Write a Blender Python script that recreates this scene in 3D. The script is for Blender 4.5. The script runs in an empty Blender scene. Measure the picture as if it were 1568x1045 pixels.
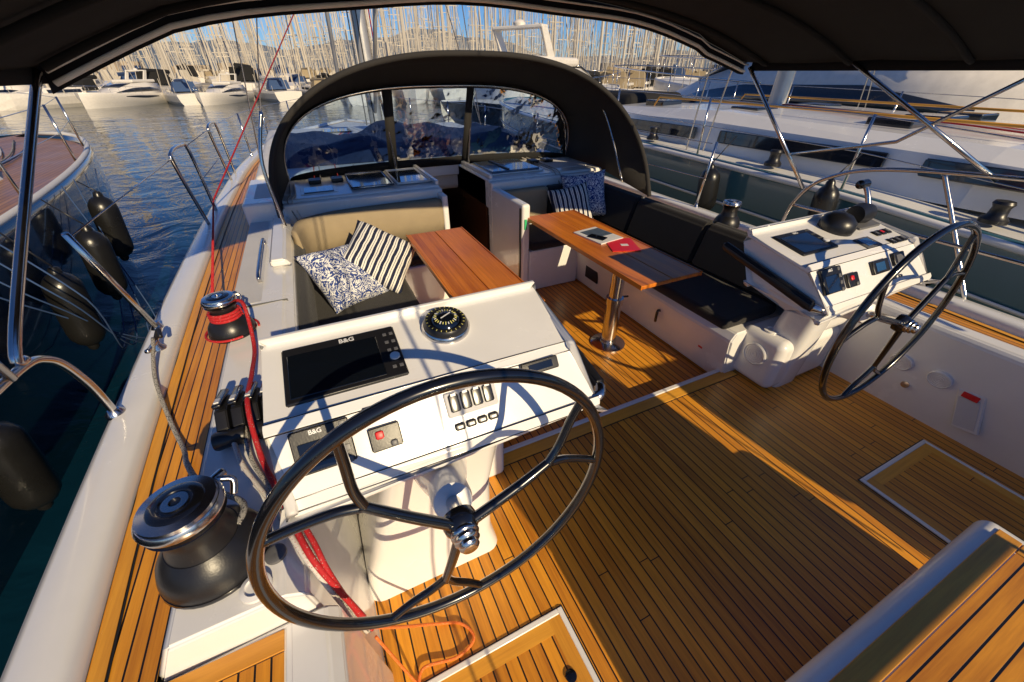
import bpy, bmesh, math, random
from mathutils import Vector, Matrix
random.seed(7)
S=bpy.context.scene
COL=bpy.context.collection
# ------------------------------------------------------------------ materials
def nodes(name):
    m=bpy.data.materials.new(name);m.use_nodes=True
    nt=m.node_tree;b=nt.nodes['Principled BSDF']
    return m,nt,b
def mk(nt,t,**k):
    n=nt.nodes.new(t)
    for a,v in k.items():
        if a.startswith('_'): n.inputs[a[1:]].default_value=v
        else: setattr(n,a,v)
    return n
def math_(nt,op,a,b=None):
    n=nt.nodes.new('ShaderNodeMath');n.operation=op
    for i,v in enumerate((a,b)):
        if v is None: continue
        if isinstance(v,(int,float)): n.inputs[i].default_value=v
        else: nt.links.new(v,n.inputs[i])
    return n.outputs[0]
def mixc(nt,f,a,b,bt='MIX'):
    n=nt.nodes.new('ShaderNodeMix');n.data_type='RGBA';n.blend_type=bt
    for s,v in ((n.inputs[0],f),(n.inputs[6],a),(n.inputs[7],b)):
        if isinstance(v,(int,float)): s.default_value=v
        elif isinstance(v,tuple): s.default_value=v if len(v)==4 else (*v,1)
        else: nt.links.new(v,s)
    return n.outputs[2]
def M(name,col,rough=.5,metal=0,coat=0,ns=6,amt=.12,bump=0,bs=200,sheen=0):
    m,nt,b=nodes(name)
    tc=mk(nt,'ShaderNodeTexCoord')
    n=mk(nt,'ShaderNodeTexNoise',_Scale=ns,_Detail=6.,_Roughness=.6);nt.links.new(tc.outputs['Object'],n.inputs['Vector'])
    d=tuple(c*(1-amt*2) for c in col);l=tuple(min(1,c*(1+amt)) for c in col)
    nt.links.new(mixc(nt,n.outputs[0],d,l),b.inputs['Base Color'])
    r=math_(nt,'MULTIPLY_ADD',n.outputs[0],.25);nt.nodes[-1].inputs[2].default_value=max(0,rough-.1)
    nt.links.new(r,b.inputs['Roughness'])
    b.inputs['Metallic'].default_value=metal
    b.inputs['Coat Weight'].default_value=coat
    b.inputs['Coat Roughness'].default_value=.05
    if sheen: b.inputs['Sheen Weight'].default_value=sheen
    if bump:
        n2=mk(nt,'ShaderNodeTexNoise',_Scale=bs,_Detail=3.);nt.links.new(tc.outputs['Object'],n2.inputs['Vector'])
        bp=mk(nt,'ShaderNodeBump',_Strength=bump,_Distance=.003);nt.links.new(n2.outputs[0],bp.inputs['Height']);nt.links.new(bp.outputs[0],b.inputs['Normal'])
    return m
def teak(name,axis=0,w=.052,c1=(.88,.38,.028),c2=(.40,.135,.013),gap=.12,rough=.36,line=(.006,.005,.005)):
    m,nt,b=nodes(name);tc=mk(nt,'ShaderNodeTexCoord');sp=mk(nt,'ShaderNodeSeparateXYZ');nt.links.new(tc.outputs['Object'],sp.inputs[0])
    A=sp.outputs[axis];B=sp.outputs[1-axis]
    q=math_(nt,'DIVIDE',A,w);fr=math_(nt,'FRACT',q);fl=math_(nt,'FLOOR',q)
    wn=mk(nt,'ShaderNodeTexWhiteNoise',noise_dimensions='1D');nt.links.new(fl,wn.inputs['W'])
    mask=math_(nt,'LESS_THAN',fr,gap)
    yy=math_(nt,'FRACT',math_(nt,'ADD',math_(nt,'DIVIDE',B,2.6),math_(nt,'MULTIPLY',wn.outputs[0],7.3)))
    if gap: mask=math_(nt,'MAXIMUM',mask,math_(nt,'LESS_THAN',yy,.0016))
    cb=mk(nt,'ShaderNodeCombineXYZ')
    nt.links.new(math_(nt,'MULTIPLY',A,70.),cb.inputs[0]);nt.links.new(math_(nt,'MULTIPLY',B,3.),cb.inputs[1]);nt.links.new(math_(nt,'MULTIPLY',wn.outputs[0],50.),cb.inputs[2])
    g=mk(nt,'ShaderNodeTexNoise',_Scale=1.,_Detail=5.,_Roughness=.65);nt.links.new(cb.outputs[0],g.inputs['Vector'])
    big=mk(nt,'ShaderNodeTexNoise',_Scale=2.2,_Detail=5.);nt.links.new(tc.outputs['Object'],big.inputs['Vector'])
    v=math_(nt,'ADD',math_(nt,'MULTIPLY',g.outputs[0],1.2),math_(nt,'MULTIPLY',wn.outputs[0],.5))
    v=math_(nt,'ADD',v,math_(nt,'MULTIPLY',big.outputs[0],.8));v=math_(nt,'SUBTRACT',v,.70)
    n_=mk(nt,'ShaderNodeClamp');nt.links.new(v,n_.inputs[0]);v=n_.outputs[0]
    col=mixc(nt,v,c2,c1)
    if gap: col=mixc(nt,mask,col,line)
    nt.links.new(col,b.inputs['Base Color'])
    nt.links.new(math_(nt,'ADD',math_(nt,'MULTIPLY',big.outputs[0],.35),rough-.14),b.inputs['Roughness'])
    hgt=math_(nt,'MULTIPLY',g.outputs[0],.25)
    if gap: hgt=math_(nt,'SUBTRACT',hgt,mask)
    bp=mk(nt,'ShaderNodeBump',_Strength=.45,_Distance=.002);nt.links.new(hgt,bp.inputs['Height']);nt.links.new(bp.outputs[0],b.inputs['Normal'])
    b.inputs['Coat Weight'].default_value=.15;b.inputs['Coat Roughness'].default_value=.22
    return m
TEAK=teak('teak_planks');TEAKX=teak('teak_planks_athwart',axis=1);TEAKD=teak('side_deck_teak_planks',w=.037,gap=.14)
TEAKN=teak('weathered_teak_planks',w=.05,c1=(.42,.20,.06),c2=(.22,.09,.025))
TRIM=teak('teak_trim',w=.6,gap=0,c1=(.86,.42,.045),c2=(.52,.21,.022));TRIMX=teak('teak_trim_x',axis=1,w=.6,gap=0,c1=(.86,.42,.045),c2=(.52,.21,.022))
TABLE=teak('varnished_wood',w=.055,gap=.0,c1=(.78,.25,.02),c2=(.34,.07,.006),rough=.34)
TABLE.node_tree.nodes['Principled BSDF'].inputs['Coat Weight'].default_value=.12
TABLE.node_tree.nodes['Principled BSDF'].inputs['Coat Roughness'].default_value=.15
DARKWOOD=M('dark_interior_wood',(.07,.025,.01),.3)
GEL=M('white_gelcoat',(.82,.81,.79),.22,coat=.5,ns=3,amt=.06)
NONSLIP=M('nonslip_gelcoat',(.60,.60,.61),.55,bump=.6,bs=420,amt=.06)
SEAM=M('sealant_grey',(.10,.10,.10),.6)
BLACK=M('black_gloss',(.005,.005,.006),.2,coat=.8)
SATIN=M('black_satin',(.012,.012,.014),.32,bump=.1)
RUB=M('black_rubber',(.015,.015,.016),.5)
STEEL=M('stainless_steel',(.62,.60,.58),.16,metal=1,amt=.05)
CANVAS=M('black_canvas',(.009,.009,.010),.9,bump=.6,bs=900,ns=4,amt=.25)
CANVASG=M('charcoal_canvas',(.026,.024,.023),.85,bump=.6,bs=900,ns=3,amt=.25)
CUSH=M('charcoal_cushion',(.016,.015,.015),.85,bump=.5,bs=700,sheen=.1)
BEIGE=M('beige_cushion',(.34,.27,.17),.85,bump=.5,bs=700)
SCREEN=M('screen_glass',(.004,.006,.010),.05,coat=1)
GREYP=M('grey_plastic',(.12,.12,.125),.4)
WHITEP=M('white_plastic',(.75,.75,.75),.35)
REDP=M('red_plastic',(.7,.015,.02),.35);BLUEP=M('blue_display',(.03,.10,.25),.1,coat=1)
SKYGL=M('blue_tinted_glass',(.02,.07,.16),.04,coat=1)
YEL=M('yellow_marks',(.7,.65,.2),.5)
NAVY=M('navy_hull',(.006,.020,.042),.08,coat=1,ns=1)
TEAL=M('teal_hull',(.05,.14,.165),.15,coat=1,ns=1)
FEND=M('black_fender',(.010,.010,.010),.28,bump=.3,bs=60)
PIPE=M('white_piping',(.86,.85,.82),.6)
TINT=M('tinted_window',(.012,.016,.025),.04,coat=1)
DECKW=M('weathered_deck_white',(.72,.71,.68),.4,ns=2,amt=.12)
CONC=M('quay_concrete',(.35,.32,.28),.85,ns=.6,amt=.3)
ALU=M('mast_aluminium',(.55,.53,.50),.35,metal=.6)
MASTP=M('distant_mast_paint',(.64,.58,.49),.5,ns=.09,amt=.4)
SKIN=M('far_hull_white',(.78,.74,.68),.3,coat=.3)
BLUEC=M('blue_canvas',(.03,.07,.18),.8)
def ropem(name,c1,c2,thr=.62,sc=260):
    m,nt,b=nodes(name);tc=mk(nt,'ShaderNodeTexCoord')
    v=mk(nt,'ShaderNodeTexNoise',_Scale=sc,_Detail=1.);nt.links.new(tc.outputs['Object'],v.inputs['Vector'])
    f=math_(nt,'GREATER_THAN',v.outputs[0],thr)
    nt.links.new(mixc(nt,f,c1,c2),b.inputs['Base Color']);b.inputs['Roughness'].default_value=.75
    bp=mk(nt,'ShaderNodeBump',_Strength=.6,_Distance=.002);nt.links.new(v.outputs[0],bp.inputs['Height']);nt.links.new(bp.outputs[0],b.inputs['Normal'])
    return m
RROPE=ropem('red_rope',(.45,.01,.015),(.6,.55,.5),.70);GROPE=ropem('grey_rope',(.4,.38,.34),(.05,.05,.05),.55)
OROPE=ropem('orange_rope',(.75,.16,.02),(.8,.3,.1),.6);WROPE=ropem('white_rope',(.6,.57,.52),(.35,.05,.05),.66)
def clear():
    m=bpy.data.materials.new('clear_vinyl');m.use_nodes=True;nt=m.node_tree;nt.nodes.clear()
    o=mk(nt,'ShaderNodeOutputMaterial');t=mk(nt,'ShaderNodeBsdfTransparent');t.inputs[0].default_value=(.62,.78,.98,1)
    g=mk(nt,'ShaderNodeBsdfGlossy');g.inputs['Roughness'].default_value=.04
    tc=mk(nt,'ShaderNodeTexCoord');n=mk(nt,'ShaderNodeTexNoise',_Scale=2.5,_Detail=3.);nt.links.new(tc.outputs['Object'],n.inputs['Vector'])
    bp=mk(nt,'ShaderNodeBump',_Strength=.7,_Distance=.10);nt.links.new(n.outputs[0],bp.inputs['Height']);nt.links.new(bp.outputs[0],g.inputs['Normal'])
    f=mk(nt,'ShaderNodeFresnel',_IOR=1.6);nt.links.new(bp.outputs[0],f.inputs['Normal'])
    mx=mk(nt,'ShaderNodeMixShader');nt.links.new(math_(nt,'MULTIPLY',f.outputs[0],2.0),mx.inputs[0]);nt.links.new(t.outputs[0],mx.inputs[1]);nt.links.new(g.outputs[0],mx.inputs[2]);nt.links.new(mx.outputs[0],o.inputs[0])
    return m
CLEAR=clear()
def stripes():
    m,nt,b=nodes('striped_fabric');tc=mk(nt,'ShaderNodeTexCoord');sp=mk(nt,'ShaderNodeSeparateXYZ');nt.links.new(tc.outputs['Object'],sp.inputs[0])
    n=mk(nt,'ShaderNodeTexNoise',_Scale=9.);nt.links.new(tc.outputs['Object'],n.inputs['Vector'])
    q=math_(nt,'ADD',math_(nt,'MULTIPLY',sp.outputs[0],20.),math_(nt,'MULTIPLY',n.outputs[0],.35));fr=math_(nt,'FRACT',q)
    a=math_(nt,'LESS_THAN',fr,.46);thin=math_(nt,'MULTIPLY',math_(nt,'GREATER_THAN',fr,.68),math_(nt,'LESS_THAN',fr,.76))
    nt.links.new(mixc(nt,math_(nt,'MAXIMUM',a,thin),(.80,.78,.72),(.010,.016,.05)),b.inputs['Base Color']);b.inputs['Roughness'].default_value=.9
    return m
def floral():
    m,nt,b=nodes('floral_fabric');tc=mk(nt,'ShaderNodeTexCoord')
    n=mk(nt,'ShaderNodeTexNoise',_Scale=13.,_Detail=2.,_Distortion=2.5);nt.links.new(tc.outputs['Object'],n.inputs['Vector'])
    v=math_(nt,'ABSOLUTE',math_(nt,'SUBTRACT',math_(nt,'FRACT',math_(nt,'MULTIPLY',n.outputs[0],5.)),.5))
    nt.links.new(mixc(nt,math_(nt,'GREATER_THAN',v,.22),(.75,.76,.76),(.02,.05,.22)),b.inputs['Base Color']);b.inputs['Roughness'].default_value=.9
    return m
STR=stripes();FLO=floral()
def watermat():
    m,nt,b=nodes('water');tc=mk(nt,'ShaderNodeTexCoord')
    b.inputs['Base Color'].default_value=(.002,.020,.040,1);b.inputs['Roughness'].default_value=.03;b.inputs['IOR'].default_value=1.36
    n=mk(nt,'ShaderNodeTexNoise',_Scale=1.1,_Detail=4.,_Roughness=.5,_Distortion=.8);nt.links.new(tc.outputs['Object'],n.inputs['Vector'])
    n2=mk(nt,'ShaderNodeTexNoise',_Scale=.22,_Detail=2.);nt.links.new(tc.outputs['Object'],n2.inputs['Vector'])
    h=math_(nt,'ADD',n.outputs[0],math_(nt,'MULTIPLY',n2.outputs[0],2.))
    bp=mk(nt,'ShaderNodeBump',_Strength=.42,_Distance=.11);nt.links.new(h,bp.inputs['Height']);nt.links.new(bp.outputs[0],b.inputs['Normal'])
    return m
WATER=watermat()
# ------------------------------------------------------------------ geometry helpers
CUR=[None]
def group(name):
    e=bpy.data.objects.new(name,None);COL.objects.link(e);e.empty_display_size=.1;CUR[0]=e;return e
def add(name,me,mat,par='cur',mtx=None):
    o=bpy.data.objects.new(name,me);COL.objects.link(o)
    if mat and not me.materials: me.materials.append(mat)
    if mtx is not None:o.matrix_world=mtx
    p=CUR[0] if par=='cur' else par
    if p: o.parent=p
    return o
def frombm(name,bm,mat,smooth=False,par='cur',mtx=None,wn=False):
    bmesh.ops.recalc_face_normals(bm,faces=bm.faces)
    me=bpy.data.meshes.new(name)
    for f in bm.faces:f.smooth=smooth or wn
    bm.to_mesh(me);bm.free();o=add(name,me,mat,par,mtx)
    if wn:
        md=o.modifiers.new('wn','WEIGHTED_NORMAL');md.weight=100
    return o
def box(name,x0,x1,y0,y1,z0,z1,mat,bev=.01,par='cur',seg=3):
    bm=bmesh.new();bmesh.ops.create_cube(bm,size=1)
    for v in bm.verts:
        v.co=Vector(((x0+x1)/2+v.co.x*(x1-x0),(y0+y1)/2+v.co.y*(y1-y0),(z0+z1)/2+v.co.z*(z1-z0)))
    if bev:
        bev=min(bev,abs(x1-x0)*.45,abs(y1-y0)*.45,abs(z1-z0)*.45)
        bmesh.ops.bevel(bm,geom=bm.edges[:],offset=bev,segments=seg,affect='EDGES',profile=.5)
    return frombm(name,bm,mat,par=par,wn=bool(bev))
def obox(name,c,ex,ey,hx,hy,hz,mat,bev=.004,par='cur'):
    ex=Vector(ex).normalized();ey=Vector(ey).normalized();ez=ex.cross(ey).normalized()
    bm=bmesh.new();bmesh.ops.create_cube(bm,size=2)
    for v in bm.verts:v.co=Vector((v.co.x*hx,v.co.y*hy,v.co.z*hz))
    if bev: bmesh.ops.bevel(bm,geom=bm.edges[:],offset=min(bev,hx*.8,hy*.8,hz*.8),segments=2,affect='EDGES')
    mt=Matrix((ex,ey,ez)).transposed().to_4x4();mt.translation=Vector(c)
    bm.transform(mt)
    return frombm(name,bm,mat,par=par,wn=bool(bev))
def label(name,txt,c,ex,ey,size,mat):
    ex=Vector(ex).normalized();ey=Vector(ey).normalized();ez=ex.cross(ey).normalized()
    cu=bpy.data.curves.new(name,'FONT');cu.body=txt;cu.size=size;cu.align_x='CENTER';cu.align_y='CENTER';cu.extrude=.0003;cu.offset=size*.02
    mt=Matrix((ex,ey,ez)).transposed().to_4x4();mt.translation=Vector(c)
    return add(name,cu,mat,mtx=mt)
def prism(name,poly,axis,lo,hi,mat,bev=.01,par='cur',seg=3,inset=None):
    bm=bmesh.new()
    def P(a,b,t): return (t,a,b) if axis=='x' else ((a,t,b) if axis=='y' else (a,b,t))
    A=[bm.verts.new(P(a,b,lo)) for a,b in poly];B=[bm.verts.new(P(a,b,hi)) for a,b in poly]
    bm.faces.new(A);bm.faces.new(B[::-1]);n=len(poly)
    for i in range(n):bm.faces.new((A[i],A[(i+1)%n],B[(i+1)%n],B[i]))
    if bev:bmesh.ops.bevel(bm,geom=bm.edges[:],offset=bev,segments=seg,affect='EDGES')
    return frombm(name,bm,mat,par=par,wn=bool(bev))
def sheet(name,poly,z,mat,par='cur'):
    bm=bmesh.new();bm.faces.new([bm.verts.new((a,b,z)) for a,b in poly])
    bm.normal_update()
    for f in bm.faces:
        if f.normal.z<0:f.normal_flip()
    me=bpy.data.meshes.new(name);bm.to_mesh(me);bm.free();return add(name,me,mat,par)
def grid(name,rows,mat,smooth=True,par='cur',closed=False,caps=False,thick=0):
    bm=bmesh.new();R=[[bm.verts.new(p) for p in r] for r in rows];m=len(rows[0])
    for i in range(len(R)-1):
        for j in range(m if closed else m-1):
            try:bm.faces.new((R[i][j],R[i][(j+1)%m],R[i+1][(j+1)%m],R[i+1][j]))
            except ValueError:pass
    if caps:
        bm.faces.new(R[0]);bm.faces.new(R[-1][::-1])
    o=frombm(name,bm,mat,smooth=smooth,par=par)
    if thick:
        md=o.modifiers.new('s','SOLIDIFY');md.thickness=thick;md.offset=0
    return o
def catmull(pts,n=8,cyc=False):
    P=[Vector(p) for p in pts];out=[];L=len(P)
    if L<3:return P
    rng=range(L if cyc else L-1)
    for i in rng:
        if cyc:a,b,c,d=P[i-1],P[i],P[(i+1)%L],P[(i+2)%L]
        else:a,b,c,d=P[max(i-1,0)],P[i],P[i+1],P[min(i+2,L-1)]
        for k in range(n):
            t=k/n;out.append(.5*((2*b)+(c-a)*t+(2*a-5*b+4*c-d)*t*t+(3*b-a-3*c+d)*t**3))
    if not cyc:out.append(P[-1])
    return out
def tube(name,pts,r,mat,par='cur',smooth=True,cyc=False,seg=10,n=8,r2=None):
    P=catmull(pts,n,cyc) if smooth else [Vector(p) for p in pts]
    bm=bmesh.new();rings=[];L=len(P);up=None
    for i,p in enumerate(P):
        if cyc:t=(P[(i+1)%L]-P[i-1])
        else:t=P[min(i+1,L-1)]-P[max(i-1,0)]
        t.normalize()
        if up is None:
            up=Vector((0,0,1)) if abs(t.z)<.9 else Vector((1,0,0))
        u=(up-t*up.dot(t)).normalized();up=u;w=t.cross(u)
        rr=r if r2 is None else r+(r2-r)*i/(L-1)
        rings.append([bm.verts.new(p+(u*math.cos(a)+w*math.sin(a))*rr) for a in [2*math.pi*k/seg for k in range(seg)]])
    for i in range(L if cyc else L-1):
        A=rings[i];B=rings[(i+1)%L]
        for k in range(seg):bm.faces.new((A[k],A[(k+1)%seg],B[(k+1)%seg],B[k]))
    if not cyc:
        bm.faces.new(rings[0][::-1]);bm.faces.new(rings[-1])
    return frombm(name,bm,mat,smooth=True,par=par)
def lathe(name,prof,c,mat,axis=(0,0,1),par='cur',seg=40,mtx=None):
    bm=bmesh.new();R=[]
    for r,z in prof:
        R.append([bm.verts.new((max(r,.0001)*math.cos(2*math.pi*k/seg),max(r,.0001)*math.sin(2*math.pi*k/seg),z)) for k in range(seg)])
    for i in range(len(R)-1):
        for k in range(seg):bm.faces.new((R[i][k],R[i][(k+1)%seg],R[i+1][(k+1)%seg],R[i+1][k]))
    bm.faces.new(R[0][::-1]);bm.faces.new(R[-1])
    q=Vector(axis).to_track_quat('Z','Y').to_matrix().to_4x4();q.translation=Vector(c);bm.transform(q)
    o=frombm(name,bm,mat,smooth=True,par=par)
    md=o.modifiers.new('e','EDGE_SPLIT');md.split_angle=math.radians(42)
    return o
def interp(tab,y):
    if y<=tab[0][0]:return tab[0][1]
    for (a,b),(c,d) in zip(tab,tab[1:]):
        if y<=c:
            t=(y-a)/(c-a);return b+(d-b)*t
    return tab[-1][1]
def frange(a,b,n):return [a+(b-a)*i/(n-1) for i in range(n)]

# ================================================================== OUR YACHT
BT=[(-1.2,2.12),(1,2.30),(3,2.37),(5,2.39),(7.5,2.34),(9.8,2.12),(12,1.55),(13.6,.75),(14.6,.03)]
def smB(y):
    return sum(interp(BT,y+d) for d in (-.6,-.3,0,.3,.6))/5
yacht=group('sailing_yacht')
ys=frange(-1.2,14.5,50)
for sgn,nm in ((-1,'port'),(1,'starboard')):
    rows=[]
    for y in ys:
        b=smB(y);rows.append([(sgn*(b-.16),y,.655),(sgn*(b-.155),y,.70),(sgn*(b-.13),y,.715),(sgn*(b-.03),y,.71),(sgn*b,y,.69),(sgn*(b+.02),y,.62),(sgn*(b+.02),y,.2),(sgn*(b-.03),y,-.4),(sgn*(b*.9),y,-1.0)])
    grid('hull_side_'+nm,rows,GEL)
    rows=[]
    for y in ys:
        b=smB(y);inn=1.955 if y<9 else min(1.955,max(.02,b-.6));rows.append([(sgn*(b-.162),y,.656),(sgn*min(inn,b-.17),y,.656)])
    grid('side_deck_teak_'+nm,rows,TEAKD,smooth=False)
    rows=[[(sgn*(smB(y)-.168),y,.662),(sgn*(smB(y)-.205),y,.662)] for y in ys]
    grid('deck_margin_plank_'+nm,rows,TRIM,smooth=False)
    grid('deck_seam_'+nm,[[(sgn*(smB(y)-.205),y,.6595),(sgn*(smB(y)-.211),y,.6595)] for y in ys],RUB,smooth=False)
prism('transom',[(-2.12,-1.0),(2.12,-1.0),(2.12,.65),(1.9,.65),(1.9,.0),(-1.55,.0),(-1.55,.65),(-2.12,.65)],'y',-1.25,-1.2,GEL,0)
sheet('cockpit_sole_teak',[(-1.6,-1.2),(2.0,-1.2),(2.0,1.45),(-1.6,1.45)],0,TEAK)
sheet('forward_sole_teak',[(-1.6,1.452),(1.3,1.452),(1.3,4.3),(-1.6,4.3)],-.09,TEAK)
box('sole_step_trim',-.95,1.26,1.43,1.462,-.09,.012,GEL,.006)
box('sole_edge_plank',-.95,1.24,1.35,1.428,0.001,.006,TRIMX,.002)
box('sole_seam',-.95,1.24,1.344,1.349,0,.003,RUB,0)
prism('coaming_port',[(-1.96,.6),(-1.96,.64),(-1.90,.765),(-1.64,.775),(-1.585,.74),(-1.51,0),(-1.51,-.1),(-1.96,-.1)],'y',.67,5.0,GEL,.012)
box('coaming_nonslip_port',-1.92,-1.76,2.5,4.2,.755,.771,NONSLIP,.004)
for y in (2.46,4.24): box('coaming_seam',-1.90,-1.62,y,y+.006,.755,.7775,SEAM,0)
prism('coaming_step_port',[(-1.72,.77),(-1.72,.83),(-1.62,.83),(-1.58,.77)],'y',3.0,4.15,GEL,.015)
prism('coaming_starboard',[(1.96,.6),(1.96,.64),(1.92,.765),(1.84,.775),(1.79,.74),(1.77,.3),(1.77,-.1),(1.96,-.1)],'y',1.4,5.0,GEL,.012)
prism('stern_quarter_port',[(-1.96,.60),(-1.96,.648),(-1.66,.652),(-1.655,.668),(-1.56,.672),(-1.53,.64),(-1.49,0),(-1.49,-.1),(-1.96,-.1)],'y',-1.2,.665,GEL,.008)
sheet('quarter_teak_port',[(-1.94,-1.1),(-1.67,-1.1),(-1.67,.60),(-1.94,.60)],.657,TEAKD)
box('quarter_teak_edge',-1.94,-1.67,.603,.655,.652,.660,TRIMX,.002)
prism('stern_quarter_starboard',[(1.96,.60),(1.96,.65),(1.93,.668),(1.86,.655),(1.84,.62),(1.92,0),(1.92,-.1),(1.96,-.1)],'y',-1.2,1.4,GEL,.012)
for (y,z,r) in ((.74,.34,.06),(.54,.34,.06)):
    ax=Vector((-1,0,-.23));c0=Vector((1.872,y,z))
    lathe('speaker_rim',[(r,-.01),(r,.008),(r*.9,.012),(r*.85,.006)],c0,GEL,ax)
    for k,q in enumerate((.78,.58,.38,.2)): lathe('speaker_ring_%d'%k,[(r*q,.004),(r*q,.009),(r*(q-.09),.009),(r*(q-.09),.004)],c0,GEL,ax)
    lathe('speaker_back',[(r*.88,-.01),(r*.88,.005),(0,.005)],c0,SEAM,ax)
lathe('drain_cap',[(.022,-.01),(.022,.01),(.008,.012),(0,.012)],(1.892,.66,.2),STEEL,(-1,0,.1))
prism('wall_pocket',[(.25,.12),(.33,.36),(.45,.34),(.37,.10)],'x',1.868,1.90,GEL,.006)
prism('wall_pocket_recess',[(.275,.14),(.335,.32),(.425,.30),(.365,.12)],'x',1.864,1.869,NONSLIP,.001)
box('wall_pocket_latch',1.855,1.866,.345,.42,.31,.345,REDP,.004)
def hatch(n,x0,x1,y0,y1,z=0):
    w=.022
    box(n+'_frame_l',x0,x0+w,y0,y1,z,z+.010,GEL,.004);box(n+'_frame_r',x1-w,x1,y0,y1,z,z+.010,GEL,.004)
    box(n+'_frame_f',x0+w,x1-w,y1-w,y1,z,z+.010,GEL,.004);box(n+'_frame_a',x0+w,x1-w,y0,y0+w,z,z+.010,GEL,.004)
    for k,(a,b,c,d) in enumerate(((x0-.006,x0,y0-.006,y1+.006),(x1,x1+.006,y0-.006,y1+.006),(x0,x1,y1,y1+.006),(x0,x1,y0-.006,y0))): box(n+'_gap_%d'%k,a,b,c,d,z,z+.003,RUB,0)
    d=.055
    box(n+'_margin_l',x0+w,x0+w+d,y0+w,y1-w,z,z+.006,TRIM,0);box(n+'_margin_r',x1-w-d,x1-w,y0+w,y1-w,z,z+.006,TRIM,0)
    box(n+'_margin_f',x0+w+d,x1-w-d,y1-w-d,y1-w,z,z+.006,TRIMX,0);box(n+'_margin_a',x0+w+d,x1-w-d,y0+w,y0+w+d,z,z+.006,TRIMX,0)
    sheet(n+'_panel',[(x0+w+d,y0+w+d),(x1-w-d,y0+w+d),(x1-w-d,y1-w-d),(x0+w+d,y1-w-d)],z+.005,TEAK)
hatch('lazarette_hatch_starboard',1.06,1.74,-.25,.40);hatch('lazarette_hatch_port',-1.42,-.79,-.1,.58)
lathe('hatch_latch',[(.022,0),(.022,.006),(.012,.008),(0,.008)],(-.88,.36,.007),BLACK)
box('aft_seat_base',-.6,.80,-1.19,.0,0,.45,GEL,.045,seg=5)
box('aft_seat_margin_f',-.55,.745,-.12,-.055,.445,.456,TRIMX,.003);box('aft_seat_margin_r',.68,.745,-1.15,-.122,.445,.456,TRIM,.003)
sheet('aft_seat_teak',[(-.55,-1.15),(.677,-1.15),(.677,-.124),(-.55,-.124)],.4535,TEAKX)
# benches
YB=4.12
prism('bench_port_base',[(-1.49,-.09),(-.86,-.09),(-.82,.36),(-1.49,.36)],'y',1.5,4.2,GEL,.015)
box('bench_port_forward_base',-.9,-.16,3.55,4.2,-.09,.358,GEL,.02)
box('bench_port_end',-1.5,-.72,1.30,1.52,-.0,.46,GEL,.03)
box('bench_port_ledge',-.80,-.70,1.5,2.5,.20,.45,GEL,.03)
def cushion(n,x0,x1,y0,y1,z0,z1,mat,bev=.035):
    o=box(n,x0,x1,y0,y1,z0,z1,mat,bev,seg=4)
    if (x1-x0)>.3 and (y1-y0)>.3:
        e=.016;zz=z1-.012
        tube(n+'_welt',[(x0+e,y0+e,zz),(x1-e,y0+e,zz),(x1-e,y1-e,zz),(x0+e,y1-e,zz)],.006,CUSH,smooth=False,cyc=True,seg=6)
    return o
cushion('cushion_port_a',-1.54,-.80,1.5,2.55,.362,.455,CUSH);cushion('cushion_port_b',-1.54,-.80,2.558,3.55,.362,.455,CUSH)
cushion('cushion_port_forward',-1.54,-.16,3.558,4.05,.362,.452,CUSH)
cushion('backrest_port_side',-1.60,-1.51,1.6,3.75,.47,.72,CUSH)
pts=[(-1.53,3.55),(-1.46,3.84),(-1.2,3.98),(-.8,4.02),(-.18,4.03)]
P=[(p.x,p.y) for p in catmull([(a,b,0) for a,b in pts],6)]
rows=[]
for i,(a,b) in enumerate(P):
    rows.append([(a+ox,b+oy,z) for ox,oy,z in ((-.05,.07,.46),(.0,-.03,.46),(.015,-.07,.62),(.0,-.06,.80),(-.01,-.03,.835),(-.04,.05,.835),(-.05,.07,.81))])
grid('backrest_port_forward',rows,BEIGE,closed=True,caps=True)
prism('bench_starboard_base',[(1.80,-.09),(1.16,-.09),(1.10,.30),(1.14,.37),(1.80,.37)],'y',1.40,4.2,GEL,.015)
box('bench_starboard_forward_base',.52,1.14,3.40,4.2,-.09,.37,GEL,.02)
box('bench_end_block',1.24,1.90,1.12,1.46,0,.40,GEL,.06,seg=6)
box('bench_end_ledge',1.52,1.90,1.10,1.40,.40,.62,GEL,.08,seg=6)
ax=(-1,0,0);c0=Vector((1.238,1.29,.24))
lathe('speaker',[(.085,0),(.085,.008),(.075,.014),(.070,.006)],c0,GEL,ax)
for k,q in enumerate((.78,.6,.42,.24)): lathe('speaker_cone_%d'%k,[(.085*q,.004),(.085*q,.010),(.085*(q-.10),.010),(.085*(q-.10),.004)],c0,GEL,ax)
lathe('speaker_cone_back',[(.074,0),(.074,.005),(0,.005)],c0,SEAM,ax)
lathe('cup_ring',[(.05,0),(.05,.01),(.035,.012),(.03,.004),(0,.004)],(1.34,1.3,.402),GEL)
box('bench_vent',1.118,1.135,3.0,3.22,.05,.2,SATIN,.01)
box('bench_label',1.128,1.138,1.62,1.66,.1,.15,REDP,.002)
tube('bench_latch',[(1.12,2.1,.2),(1.09,2.1,.2),(1.09,2.1,.1)],.012,BLACK)
cushion('cushion_starboard_a',1.06,1.62,1.46,2.75,.372,.46,CUSH);cushion('cushion_starboard_b',1.06,1.62,2.758,3.9,.372,.46,CUSH)
cushion('cushion_starboard_forward',.53,1.055,3.37,3.97,.372,.458,CUSH)
for k,(a,b) in enumerate(((1.42,2.30),(2.308,3.2),(3.208,3.95))):
    prism('backrest_starboard_%d'%k,[(1.56,.465),(1.66,.80),(1.72,.84),(1.79,.82),(1.79,.465)],'y',a,b,CUSH,.025)
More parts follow.
